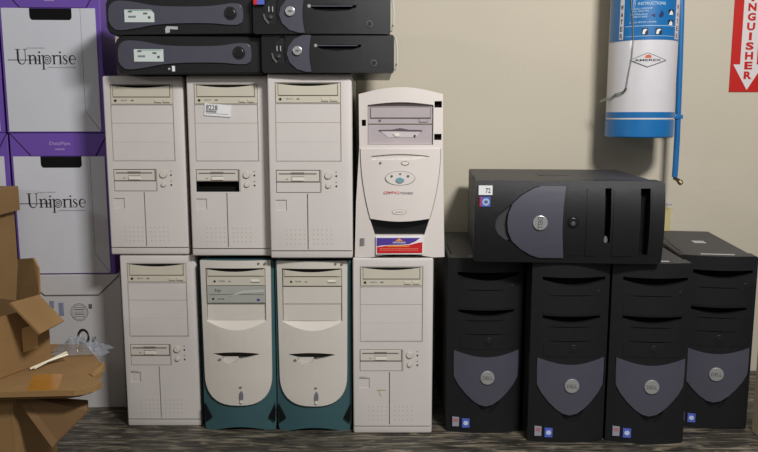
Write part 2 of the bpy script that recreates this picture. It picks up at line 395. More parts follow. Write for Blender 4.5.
# ---------------------------------------------------------------- teal and cream tower
def teal_tower(loc, label, wd=.175, burner=False):
    t = empty('tower_computer', loc); tag(t, label, 'computer', 'cream and teal tower computers')
    H = .418; s = .00233; h = H/170
    X = lambda p: (p-234.7)*s
    Z = lambda q: (430.5-q)*h
    hw = wd/2
    foot = [(-hw+.004, 0), (hw-.004, 0), (hw, .02), (hw, H-.004), (hw-.006, H), (-hw+.006, H), (-hw, H-.004), (-hw, .02)]
    cutb = [(-hw+.02, -.01), (hw-.02, -.01)]+[(hw-.02-(2*hw-.04)*i/12, .010*math.sin(PI*i/12)-.001) for i in range(1, 12)]
    teal_body = lambda cuts: bulged('bezel', TEAL, t, foot, .004, .05, .010, wd, cuts=[(cutb, .1)]+cuts)
    for sg in (-1, 1):
        prism('foot_recess', DARK, t, [(sg*(hw-.003), Z(403)), (sg*(hw-.020), Z(417)), (sg*(hw-.004), Z(421))], .0055, .014)
    # cream face panel
    L, R_ = X(199.6), X(268.5)
    bot = [(L, Z(372))]+[(L+(R_-L)*.5*(1-math.cos(a)) if 0 else (L+R_)/2-(R_-L)/2*math.cos(a)**.75, Z(372)-(Z(372)-Z(404))*math.sin(a)**.8) for a in [PI/2*i/10 for i in range(1, 11)]]
    bot2 = [((L+R_)-x, z) for x, z in reversed(bot)][1:]
    face = bot+bot2+[(R_+.002, H-.001), (L-.002, H-.001)]
    bay = [(X(204), Z(320))]+[(X(204)+(X(264)-X(204))*i/14, Z(320)-(Z(320)-Z(328.5))*math.sin(PI*i/14)) for i in range(1, 14)]+[(X(264), Z(320)), (X(264), Z(268)), (X(204), Z(268))]
    slot = [(X(208.5), Z(352))]+[(X(208.5)+(X(257)-X(208.5))*i/14, Z(352.5)-(Z(352)-Z(356.5))*math.sin(PI*i/14)) for i in range(1, 14)]+[(X(257), Z(352.5))]+[(X(257)-(X(257)-X(208.5))*i/14, Z(352)+(Z(350.3)-Z(352))*math.sin(PI*i/14)) for i in range(1, 14)]
    scoop = [(X(226.5)-s*8*math.cos(PI*i/12), Z(355.6)-h*6*math.sin(PI*i/12)) for i in range(13)]
    teal_body([(bay, .0135), (slot, .0175), (scoop, .0085)])
    bulged('front_panel', CREAM2, t, face, -.001, .02, .009, wd, cuts=[(bay, .012), (slot, .016), (scoop, .007)])
    # sloped ledge at bay bottom
    bm = bmesh.new(); fyt = lambda x: -.001+.009*(2*x/wd)**2
    up = [bm.verts.new((x, .0122, Z(319.2))) for x, z in bay[:15]]; lo = [bm.verts.new((x, fyt(x)+.0002, z-.0001)) for x, z in bay[:15]]
    bt = [bm.verts.new((x, .0122, z-.0001)) for x, z in bay[:15]]
    for k in range(14):
        bm.faces.new((up[k], lo[k], lo[k+1], up[k+1])); bm.faces.new((lo[k], bt[k], bt[k+1], lo[k+1])); bm.faces.new((bt[k], up[k], up[k+1], bt[k+1]))
    bmesh.ops.remove_doubles(bm, verts=bm.verts, dist=.00005)
    obj('bay_ledge', bm, CREAM2, t)
    prism('disk_slot', mat('slot_dark_olive', (62, 58, 48), .8), t, slot, .014, .0178)
    prism('button_scoop', CREAM2, t, scoop, .0065, .009)
    for p in (216, 238.5): prism('eject_button' if p > 230 else 'indicator_light', SLOTG if p < 230 else STKR, t, ell(X(p), Z(357.6), s*(3.0 if p > 230 else 1.5), h*1.0), -.0006, .004)
    prism('indicator_light', SLOTG, t, ell(X(236.4), Z(385.5), s*1.5, h*.9), -.0022, .004)
    prism('power_button', mat('smoky_button', (120, 118, 128), .25), t, ell(X(237.2), Z(394.5), s*2.0, h*5.6), -.004, .004, .0012)
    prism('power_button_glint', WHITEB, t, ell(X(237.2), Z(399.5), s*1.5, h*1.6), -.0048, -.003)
    for p in (257.5, 264): prism('screw_cap', SLOTG, t, ell(X(p), Z(263.6), s*1.2), .001, .006)
    box('case', STEEL, t, -hw+.004, hw-.004, .05, .40, .002, H-.002, .002)
    # drives
    def cd(m, z0):
        d = prism('cd_drive', m, t, rect(X(205), X(263.4), Z(z0+16.5), Z(z0)), .005, .013, .0006)
        arc = [(X(206.5)+(X(259.5)-X(206.5))*i/12, Z(z0+.8)-(h*2.4)*math.sin(PI*i/12)) for i in range(13)]
        prism('tray', m, d, [(X(206.5), Z(z0+7)), (X(259.5), Z(z0+7))]+list(reversed(arc)), .003, .006, .0005)
        prism('tray_gap', DARK, d, [(X(205.5), Z(z0)), (X(262.8), Z(z0))]+[(a, b) for a, b in reversed(arc)], .0035, .0055)
        prism('tray_seam', GROOVE, d, rect(X(206), X(263), Z(z0+7.8), Z(z0+7.2)), .0045, .006)
        prism('headphone_jack', LED, d, ell(X(213), Z(z0+12.4), s*1.1), .004, .006)
        prism('indicator_light', SLOTG, d, rect(X(227), X(229), Z(z0+13), Z(z0+12)), .0045, .006)
        text('CD-ROM', INKL, d, X(220), Z(z0+12.2), s*6, h*1.5, .005)
        prism('eject_button', WHITEB, d, rect(X(249.5), X(257.5), Z(z0+13), Z(z0+11)), .0035, .006, .0005)
        prism('button_edge', GROOVE, d, rect(X(249.5), X(258), Z(z0+13.7), Z(z0+13)), .0045, .006)
    cd(YELLOW if not burner else mat('grey_cream_plastic', (196, 192, 178), .5), 268.5)
    if burner:
        d = prism('cd_writer', SILVER, t, rect(X(205), X(263.4), Z(302), Z(285.6)), .005, .013, .0006)
        prism('tray_seam', GROOVE, d, rect(X(207), X(262), Z(293.9), Z(293.4)), .0044, .0055)
        text('hp', INKG, d, X(216), Z(290), s*6, h*3.6, .005)
        text('hp', INKG, d, X(216), Z(290), s*6, h*3.6, .005) if 0 else None
        prism('headphone_jack', LED, d, ell(X(211), Z(298), s*1.1), .004, .006)
        text('cd-writer', INKG, d, X(219), Z(298), s*7, h*1.4, .005)
        sw = [(X(226), Z(296)), (X(240), Z(290.5)), (X(262), Z(289)), (X(262), Z(291.5)), (X(241), Z(292.6))]
        prism('swoosh', mat('light_swoosh', (188, 190, 184), .35), d, sw, .0042, .0055)
        prism('disc_logo', PURPI, d, ell(X(256.5), Z(299), s*1.7, h*1.1), .0042, .0055)
        prism('bay_cover', CREAM2, t, rect(X(204.6), X(263.6), Z(319.6), Z(302.6)), .0105, .0125)
    else:
        for a in (286.2, 303.6): prism('bay_cover', CREAM2, t, rect(X(204.6), X(263.6), Z(a+16.6 if a < 300 else 319.6), Z(a)), .0085 if a < 300 else .0095, .0125, .0006)
    return t
teal_tower((-.334, 1.69, 0), 'cream tower with teal sides and two stacked disc drives, beside the narrow left cream tower', burner=True)
teal_tower((-.1545, 1.685, 0), 'cream tower with teal sides and a single disc drive, beside the scuffed cream tower', wd=.178)

# ---------------------------------------------------------------- arched pearl tower
def arched_tower(loc):
    t = empty('tower_computer', loc)
    tag(t, 'pearl white tower with an arched top and a red and violet sticker at the bottom', 'computer')
    s = .00227
    X = lambda p: (p-400.5)*s
    Z = lambda q: (255.5-q)*s*1.015
    out = [(X(354.5), 0), (X(370), 0)]+[(X(370)+(X(434)-X(370))*i/12, s*4.2*math.sin(PI*i/12)) for i in range(1, 12)]+[(X(434), 0), (X(446), 0),
           (X(444.5), Z(200)), (X(443), Z(145)), (X(442.5), Z(94))]
    out += [(X(442.5)+(X(359)-X(442.5))*i/14, Z(94)+s*6.5*math.sin(PI*i/14)) for i in range(1, 14)]
    out += [(X(359), Z(94)), (X(359.5), Z(145)), (X(356), Z(200))]
    baytop = [(X(433), Z(104.5))]+[(X(433)-(X(433)-X(368))*i/10, Z(104.5)+s*2.6*math.sin(PI*i/10)) for i in range(1, 10)]+[(X(368), Z(104.5))]
    bay = [(X(368), Z(143)), (X(433), Z(143))]+baytop
    n1 = rect(X(362), X(366.2), Z(124.8), Z(118.8)); n2 = rect(X(434), X(441.5), Z(107), Z(100.8)); n3 = rect(X(434), X(441.5), Z(138.5), Z(132.5))
    blk = [(X(369.5), Z(215.5))]+[(X(369.5)+(X(430.5)-X(369.5))*i/12, Z(215.5)-s*2.6*math.sin(PI*i/12)) for i in range(1, 12)]+[(X(430.5), Z(215.5)), (X(425), Z(232.5)), (X(375), Z(232.5))]
    slot = [(X(371.5), Z(154))]+[(X(371.5)+(X(430)-X(371.5))*i/14, Z(154)+s*2.0*math.sin(PI*i/14)) for i in range(1, 14)]+[(X(430), Z(154.5)), (X(414), Z(157.2)), (X(372.5), Z(157.8))]
    bulged('bezel', PEARL, t, out, 0, .06, .012, .196, cuts=[(bay, .03), (n1, .03), (n2, .03), (n3, .03), (blk, .022)])
    for n_ in (n1, n2, n3): prism('side_notch', DARK, t, n_, .022, .03)
    # raised shield door
    sh = [(X(360.8), Z(147))]+[(X(360.8)+(X(370.5)-X(360.8))*(i/8)**2, Z(147+(216-147)*i/8)) for i in range(1, 9)]
    sh += [(X(370.5)+(X(430)-X(370.5))*i/12, Z(216)-s*2.6*math.sin(PI*i/12)) for i in range(1, 12)]
    sh += [(X(430)+(X(440.5)-X(430))*(1-(1-i/8))**2 if 0 else X(440.5)-(X(440.5)-X(430))*((8-i)/8)**2, Z(216-(216-147)*i/8)) for i in range(0, 9)]
    bulged('door', PEARL, t, sh, -.0035, .025, .012, .196, cuts=[(slot, .012)])
    prism('disk_slot', mat('slot_shadow_grey', (128, 122, 112), .7), t, slot, .0105, .014)
    bm = bmesh.new()
    edge = [sh[i] for i in range(0, 9)]; bulge = lambda x: .012*(2*x/.196)**2
    add_tube(bm, [(x-.0008, bulge(x)-.0002, z) for x, z in edge], .0009, 6)
    edge2 = sh[20:]; add_tube(bm, [(x+.0008, bulge(x)-.0002, z) for x, z in edge2], .0009, 6)
    obj('door_seam', bm, GROOVE, t)
    prism('black_panel', BLACKG, t, blk, .017, .024)
    prism('indicator_light', SLOTG, t, ell(X(380.5), Z(160.6), s*1.2), -.0026, .004)
    prism('button_rim', GROOVE, t, ell(X(405), Z(161), s*4.1, s*2.1), -.0040, .004)
    prism('eject_button', WHITEB, t, ell(X(405), Z(161), s*3.4, s*1.5), -.0052, .004, .0006)
    prism('control_ring', GROOVE, t, ell(X(400.2), Z(175.6), s*15, s*7.2, 40), -.0036, .004)
    prism('control_oval', PEARL, t, ell(X(400.2), Z(175.6), s*14.5, s*6.8, 40), -.0046, .004, .0008)
    prism('power_button', mat('blue_grey_button', (120, 158, 172), .3), t, ell(X(400), Z(177.5), s*4.4, s*2.8), -.0066, .004, .001)
    for p in (391.7, 408): prism('control_symbol', INKG, t, ell(X(p), Z(173.6), s*1.3), -.0052, .004)
    prism('control_symbol', INKL, t, ell(X(400.2), Z(171.4), s*1.2), -.0052, .004)
    text('COMPAQ', RED, t, X(391.5), Z(190), s*15.5, s*3.0, -.0034, bold=0)
    text('PRESARIO', INKG, t, X(406.5), Z(190.3), s*13, s*2.2, -.0034, bold=0)
    prism('logo_rim', GROOVE, t, ell(X(399.5), Z(209), s*7.4, s*2.6), -.0038, .004)
    prism('logo_plate', WHITEB, t, ell(X(399.5), Z(209), s*7, s*2.3), -.0046, .004)
    text('presario', INKG, t, X(399.5), Z(209), s*8, s*1.3, -.0046)
    # drives
    d = prism('cd_drive', LILAC, t, rect(X(368.4), X(432.6), Z(122.6), Z(102.5)), .012, .03)
    bm = bmesh.new()
    fr = rect(X(371), X(430), Z(116.8), Z(107.2))
    prism('tray', LILAC, d, fr, .009, .013, .0006)
    prism('tray_seam', GROOVE, d, rect(X(370.4), X(430.6), Z(117.4), Z(106.7)), .0105, .0122)
    prism('drive_seam', GROOVE, d, rect(X(368.4), X(432.6), Z(123.1), Z(122.4)), .011, .0125)
    prism('headphone_jack', INKG, d, ell(X(380), Z(119.6), s*1.2), .0108, .0122)
    prism('button_edge', GROOVE, d, rect(X(418.8), X(427.6), Z(121.3), Z(117.7)), .0112, .0122)
    prism('eject_button', LILAC, d, rect(X(419.2), X(427.2), Z(120.9), Z(118.1)), .010, .0122, .0004)
    d = prism('floppy_drive', LILAC, t, rect(X(368.4), X(432.6), Z(142.8), Z(123.2)), .0125, .03)
    sl = [(X(379), Z(129.6)), (X(379), Z(128.6)), (X(392), Z(128.4)), (X(400), Z(126.8)), (X(409), Z(128.4)), (X(422), Z(128.8)), (X(422), Z(130)), (X(409), Z(130)), (X(392), Z(129.6))]
    prism('disk_slot', mat('slot_dark_mauve', (84, 78, 84), .6), d, sl, .0105, .0127)
    prism('disk_guide', mat('pale_mauve_plastic', (198, 190, 192), .4), d, [(X(381), Z(130)), (X(421), Z(130)), (X(416), Z(136)), (X(388), Z(136))], .0115, .0127)
    prism('eject_button', WHITEB, d, [(X(393), Z(132.5)), (X(399), Z(131.6)), (X(399.5), Z(134.6)), (X(396), Z(135.4))], .0095, .0127)
    prism('button_dot', INK, d, ell(X(414.7), Z(134.5), s*1.1), .0100, .0127)
    # sticker
    sx = .0021
    st = box('sticker', PAPER, t, X(376.2), X(423.6), -.0022, .010, Z(251.6), Z(233.8))
    prism('violet_band', PURPI, st, [(X(376.8), Z(243.4)), (X(382), Z(242.4)), (X(390), Z(242.0)), (X(400), Z(241.8)), (X(410), Z(241)), (X(416.5), Z(238)), (X(420.5), Z(235)), (X(376.8), Z(235))], -.0029, -.0025)
    prism('red_band', RED, st, [(X(377.2), Z(250.6)), (X(422.8), Z(250.2)), (X(423), Z(239.2)), (X(418), Z(240)), (X(411), Z(241.8)), (X(400), Z(242.6)), (X(390), Z(242.6)), (X(377), Z(244.2))], -.0029, -.0025)
    prism('gold_emblem', ORANGE, st, [(X(395.5), Z(238.2)), (X(399.5), Z(235.2)), (X(403.5), Z(238.2))], -.0033, -.0028)
    bm = bmesh.new()
    text('UPGRADE', PAPER, st, X(399.5), Z(239.6), s*13, s*1.7, -.0029)
    for i in range(14): add_box(bm, X(387.5+i*1.6), X(388.7+i*1.6), -.0034, -.0028, Z(244), Z(242.6))
    obj('orange_print', bm, ORANGE, st)
    bm = bmesh.new()
    for q in (245.6, 247.2):
        for i in range(26): add_box(bm, X(380+i*1.5), X(381.1+i*1.5), -.0034, -.0028, Z(q+.5), Z(q-.2))
    obj('small_print', bm, mat('pink_print', (230, 130, 110), .5), st)
    bm = bmesh.new(); 
    for q in (236, 238, 240, 242): add_box(bm, X(360.2), X(364.4), .0072, .0095, Z(q+1.2), Z(q))
    obj('printed_mark', bm, INKL, t)
    bm = bmesh.new(); add_box(bm, X(361), X(440), .06, .42, .001, Z(93), .004)
    obj('case', bm, STEEL, t)
    return t
arched_tower((.0485, 1.675, TW))

# ---------------------------------------------------------------- black minitower
def black_tower(loc, label, wd=.176, rz=0, lying=False, group='black minitower computers'):
    t = empty('tower_computer', loc, rz, PI/2 if lying else 0)
    tag(t, label, 'computer', group)
    H = .425; s = wd/78; h = H/180
    X = lambda p: (p-567)*s
    Z = lambda q: (442-q)*h
    hw = wd/2; B = .014
    fy = lambda x: B*(2*x/wd)**2
    out = rect(-hw, hw, 0, H, .006, 3)
    def lens(x0, x1, zt, sag, up=.6, n=12):
        p = [(X(x0)+(X(x1)-X(x0))*i/n, Z(zt)-h*sag*(.35+.65*math.sin(PI*i/n))) for i in range(n+1)]
        p += [(X(x1)-(X(x1)-X(x0))*i/n, Z(zt)-h*up*math.sin(PI*i/n)) for i in range(n+1)]
        return p
    l1 = lens(538, 601, 276, 8.5, 0.5); l2 = lens(539, 597, 314, 7, .3)
    # thumb crease below the shield
    cre = [(X(571)+s*13*math.cos(a), Z(412)-h*9*math.sin(a)) for a in [PI*i/14 for i in range(15)]]
    cre = [(X(557), Z(406))]+[(X(557)+(X(585)-X(557))*i/12, Z(407)-h*14*math.sin(PI*i/12)) for i in range(1, 12)]+[(X(585), Z(406))]
    gr = []
    for q in (294, 325, 339): gr.append(rect(X(538 if q < 300 else 543), X(602 if q < 300 else 598), Z(q+.5), Z(q-.4)))
    bz = bulged('bezel', BLACK, t, out, 0, .055, B, wd, cuts=[(l1, .034), (l2, .030), (cre, .0065)])
    bm = bmesh.new()
    for g in gr: add_prism(bm, g, -.05, fy(.5*wd)*.35)
    boolean(bz, bm)
    bz.parent = t
    bm = bmesh.new(); [add_prism(bm, l, .028, .034) for l in (l1, l2)]; obj('bay_opening', bm, DARK, t)
    # drive covers: slightly raised panels
    for z0, z1 in ((295.5, 312.5), (341, 356)):
        pn = rect(X(539), X(600), Z(z1), Z(z0), .003, 3)
        if z0 > 340: pn = rect(X(541), X(599), Z(354), Z(z0), .003, 3)
        bulged('bay_cover', BLACK, t, pn, -.0012, .02, B, wd)
    prism('eject_button', BLACKG, t, ell(X(594.3), Z(291), s*2.3), .0060, .014, .001)
    prism('power_ring', BLACKG, t, ell(X(571), Z(347), s*5.2), -.0022, .006, .0015)
    prism('power_button', BLACKG, t, ell(X(571), Z(347), s*2.3), -.0036, .004, .001)
    # slate shield
    c = []
    n = 12
    top = [(X(535)+(X(603)-X(535))*i/n, Z(356)-h*6.5*math.sin(PI*i/n)) for i in range(n+1)]
    rt = [(X(603), Z(372)), (X(602.5), Z(383)), (X(598), Z(391)), (X(591), Z(399.5)), (X(583), Z(407)), (X(576), Z(411.4)), (X(569), Z(413)), (X(562), Z(411.4)), (X(555), Z(407)), (X(547), Z(399.5)), (X(540), Z(391)), (X(535.5), Z(383)), (X(535), Z(372))]
    sh = [rt[-1]]+list(top)+rt[:-1]
    sh = list(reversed(sh))
    bulged('front_shield', SLATE, t, sh, -.0035, .03, B, wd)
    bd = prism('badge', BADGE, t, ell(X(570), Z(383), s*7.4, n=32), -.0065, .004, .0012)
    text('DELL', INKG, bd, X(570), Z(383), s*10.5, s*3.8, -.0065)
    a = prism('sticker', STKR, t, rect(X(534.5), X(541.5), Z(435.5), Z(426)), fy(X(541.5))-.0012, fy(X(534.5))+.003)
    b_ = prism('sticker', STKB, t, rect(X(544.5), X(552.5), Z(436.2), Z(427)), fy(X(552.5))-.0012, fy(X(544.5))+.003)
    prism('print', mat('sticker_print_rose', (170, 110, 120), .5), a, rect(X(535.6), X(540.4), Z(430.5), Z(427.2)), fy(X(541.5))-.0016, fy(X(541.5))-.001)
    prism('print', mat('sticker_print_white', (190, 205, 235), .5), b_, ell(X(548.5), Z(431.4), s*2.6, s*2.4), fy(X(552.5))-.0016, fy(X(552.5))-.001)
    box('case', BLACKT, t, -hw+.002, hw-.002, .055, .425, .001, H-.003, .004)
    # top cover: tapered raised panel with a glossy ridge's highlight painted as a pale strip
    bm = bmesh.new()
    pl = [(-hw+.010, .012), (hw-.010, .012), (hw-.012, .20), (hw-.030, .40), (-hw+.030, .40), (-hw+.012, .20)]
    lo = [bm.verts.new((x, y, H-.004)) for x, y in pl]; hi = [bm.verts.new((x*.96, y+(.004 if y < .1 else -.004), H+.0001)) for x, y in pl]
    bm.faces.new(lo); bm.faces.new(list(reversed(hi)))
    for i in range(6): bm.faces.new((lo[i], hi[i], hi[(i+1) % 6], lo[(i+1) % 6]))
    obj('top_cover', bm, BLACKT, t)
    box('ridge_highlight', GLOSSL, t, -s*17, s*17, .022, .032, H-.001, H+.0006)
    if lying:
        box('service_label', PAPER, t, X(531), X(541), -.001, .012, Z(437), Z(419)) if 0 else None
    return t, X, Z, s, h, fy
black_tower((.249, 1.680, 0), 'black upright tower nearest the cream computers, leftmost of the four upright ones')
black_tower((.4345, 1.626, 0), 'black upright tower under the middle of the lying black tower, second from the cream computers')
black_tower((.6150, 1.620, 0), 'black upright tower standing furthest forward, under the right end of the lying one', rz=math.radians(-5))
t4, *_ = black_tower((.8005, 1.705, 0), 'black upright tower at the far right with its top in full view', rz=math.radians(-9))
box('top_label', GLOSSL, t4, -.012, .018, .19, .225, .4249, .4257)

# lying black tower: same kind, its own front details
def lying_tower():
    wd = .183; H = .411
    t = empty('tower_computer', (.211, 1.624, .4265+wd/2), math.radians(-4.5), PI/2)
    tag(t, 'black tower lying on its side on top of the upright black towers', 'computer')
    hw = wd/2; B = .012; fy = lambda x: B*(2*x/wd)**2
    # photo frame helpers: q runs along the tower's height (photo x), p across (photo y)
    s = wd/78; h = H/190
    Zq = lambda q: (q-474.5)*h
    Xp = lambda p: (p-221.5)*s        # local +x points down when lying
    R = lambda q0, q1, p0, p1, r=0: rect(Xp(p0), Xp(p1), Zq(q0), Zq(q1), r, 3)
    out = rect(-hw, hw, 0, H, .008, 4)
    s1 = R(605.5, 611.5, 189, 240); s2 = R(640.5, 650, 189, 252)
    dent = [(Xp(205), Zq(511)), (Xp(213), Zq(501)), (Xp(220), Zq(496.5)), (Xp(227), Zq(496)), (Xp(234), Zq(499)), (Xp(240), Zq(507)), (Xp(240), Zq(514)), (Xp(205), Zq(516))]
    bulged('bezel', BLACK, t, out, 0, .06, B, wd, cuts=[(s1, .035), (s2, .035), (dent, .008)])
    bm = bmesh.new(); add_prism(bm, s1, .030, .036); add_prism(bm, s2, .030, .036); obj('bay_opening', bm, DARK, t)
    prism('thumb_recess', mat('recess_grey', (66, 66, 68), .35), t, [(x*.93, z) for x, z in dent], .0068, .0095)
    arc = [(Xp(187.5), Zq(566))]+[(Xp(187.5+(68)*i/12), Zq(566)-h*2.5*math.sin(PI*i/12)) for i in range(1, 12)]+[(Xp(255.5), Zq(566))]
    tip = [(Xp(255.5), Zq(541)), (Xp(253), Zq(533)), (Xp(247), Zq(522)), (Xp(239), Zq(513)), (Xp(230), Zq(509)), (Xp(221.5), Zq(508)), (Xp(213), Zq(509)), (Xp(204), Zq(513)), (Xp(196), Zq(522)), (Xp(190), Zq(533)), (Xp(187.5), Zq(541))]
    bulged('front_shield', SLATE, t, arc+tip, -.003, .03, B, wd)
    # thin black reveal round the shield tip
    bm = bmesh.new(); add_tube(bm, [(x, fy(x)+.0002, z-.001) for x, z in tip], .0012, 6); obj('shield_reveal', bm, DARK, t)
    for q0, q1, yo in ((567.5, 585.5, -.0008), (587.5, 599.5, -.0016), (614, 635.5, -.0016), (652, 660, -.0006)):
        bulged('bay_cover', BLACK, t, R(q0, q1, 189, 253, .002), yo, .02, B, wd)
    bd = prism('badge', BADGE, t, ell(Xp(221.5), Zq(541), h*7.5, n=32), -.0060, .004, .0012)
    text('DELL', INKG, bd, Xp(221.5), Zq(541), s*11.5, s*4.4, -.0060)
    prism('power_ring', DARK, t, ell(Xp(221), Zq(574), h*6), -.0014, .006, .001)
    prism('power_ring', BLACKG, t, ell(Xp(221), Zq(574), h*5), -.0030, .006, .0015)
    prism('power_button', SLATE, t, ell(Xp(222), Zq(574), h*2.2), -.0042, .004, .001)
    prism('eject_button', mat('grey_button', (104, 104, 112), .3), t, ell(Xp(237.5), Zq(607.5), h*3.8, h*1.8), .004, .012, .001)  # button lighter than the black bezel
    lb = prism('white_label', PAPER, t, R(478.5, 492.5, 187.2, 196), fy(Xp(187.2))-.006, fy(Xp(196))+.004)
    text('72', INK, lb, Xp(192), Zq(487.5), .0001+s*4.2*1.3, s*4.2, fy(Xp(187.2))-.006, rot=PI/2) if 0 else None
    text('72', INK, lb, Xp(191.8), Zq(488), h*5, s*4.6, fy(Xp(187.2))-.006, rot=PI/2)
    lb = prism('logo_sticker', STKB, t, R(479.5, 490.5, 197.8, 206.8), fy(Xp(197.8))-.0045, fy(Xp(206.8))+.004)
    prism('logo_print', mat('pale_blue_print', (170, 190, 215), .5), lb, ell(Xp(202.4), Zq(486), s*3.4, h*3.6), fy(Xp(197.8))-.0049, fy(Xp(197.8))-.0044)
    prism('logo_print', BLUEINK, lb, ell(Xp(202.4), Zq(486), s*1.6, h*2.0), fy(Xp(197.8))-.0053, fy(Xp(197.8))-.0048)
    prism('logo_edge', RED, lb, R(479.5, 481, 197.8, 206.8), fy(Xp(197.8))-.0049, fy(Xp(197.8))-.0044)
    box('case', BLACKT, t, -hw+.003, hw-.001, .06, .43, .004, H-.006, .004)
    for y_ in (.10, .30): prism('side_latch', BLACK, t, [(0, 0)], 0, 0) if 0 else None
    bm = bmesh.new(); add_box(bm, -hw+.0016, -hw+.004, .20, .27, .165, .235, .001); obj('side_latch', bm, BLACK, t)
    return t
lying_tower()

# ---------------------------------------------------------------- slim desktops on top of the cream towers
def swoosh_desktop(loc, label, wd=.322, torn=False):
    t = empty('slim_desktop_computer', loc); tag(t, label, 'computer', 'slim black desktop computers with a long grey front panel')
    H = .082; s = wd/145; h = H/37
    X = lambda p: (p-189.5)*s
    Z = lambda q: (75.5-q)*h
    out = rect(-wd/2, wd/2, 0, H, .016, 5)
    out = [(x, z) if x < 0 else (min(x, wd/2), z) for x, z in out]
    out = [p for p in out if p[0] < wd/2-.02]
    out = [(wd/2, 0.0), (wd/2, H)]+[p for p in rect(-wd/2, wd/2, 0, H, .016, 5) if p[0] < 0]
    box('case', BLACK, t, -wd/2+.004, wd/2-.001, .03, .36, .001, H-.001, .003)
    prism('bezel', BLACK, t, out, 0, .03, .004)
    sw = spline([(X(119.5), Z(57)), (X(121), Z(47)), (X(129), Z(43)), (X(145), Z(44)), (X(165), Z(47.5)), (X(190), Z(48.5)), (X(220), Z(48)), (X(240), Z(45.5)), (X(250), Z(47)), (X(252), Z(56)),
                 (X(250), Z(64.5)), (X(240), Z(66)), (X(220), Z(64.5)), (X(190), Z(64.5)), (X(165), Z(66)), (X(145), Z(69.5)), (X(129), Z(71)), (X(121), Z(67))], 5)
    prism('grey_panel', SLATE, t, sw, -.0035, .002, .0025)
    prism('button_ring', BLACK, t, ell(X(239.7), Z(55), s*6.5), -.0048, .002, .001)
    prism('power_button', BLACKG, t, ell(X(239.7), Z(55), s*4.6), -.0062, .002, .0012)
    lab = prism('paper_label', LABELC, t, [(X(135.5), Z(63.5)), (X(164.7), Z(63.5)), (X(164.7) , Z(55 if torn else 51.5)), (X(161.5 if torn else 164.7), Z(51.5)), (X(135.5), Z(51.5))], -.0042, -.003)
    bm = bmesh.new()
    add_box(bm, X(139), X(143), -.0046, -.0041, Z(54.2), Z(52.8)); add_box(bm, X(154), X(158), -.0046, -.0041, Z(56), Z(54.4))
    add_box(bm, X(141), X(162), -.0046, -.0041, Z(55.9), Z(55.5)) if 0 else None
    for i in range(8): add_box(bm, X(139.3+i*.95), X(139.9+i*.95), -.0046, -.0041, Z(59.2), Z(57.4))
    add_box(bm, X(158.5), X(161), -.0046, -.0041, Z(60.2), Z(57.8))
    obj('label_print', bm, INKG, lab)
    bm = bmesh.new(); add_box(bm, X(140), X(163), -.0046, -.0041, Z(52.6), Z(52)); obj('label_band', bm, mat('teal_print', (110, 160, 150), .5), lab)
    if torn:
        prism('torn_sticker', GLOSSL, t, [(X(175), Z(74)), (X(179), Z(73.2)), (X(179), Z(70)), (X(187), Z(70.4)), (X(187), Z(67.6)), (X(176), Z(67.2)), (X(174.5), Z(70))], -.001, .001)
    else:
        prism('sticker_scrap', PAPER, t, rect(X(172.3), X(175.2), Z(73), Z(67.6)), -.001, .001)
        prism('sticker_dot', GLOSSL, t, ell(X(169.5), Z(70.5), s*1.1), -.001, .001)
    return t
TT = TW+.4155
swoosh_desktop((-.420, 1.672, TT), 'slim black desktop with a rectangular label, lying directly on the two left cream towers', wd=.322)
swoosh_desktop((-.4355, 1.668, TT+.084), 'slim black desktop with a torn label, on top of its twin', wd=.322, torn=True)

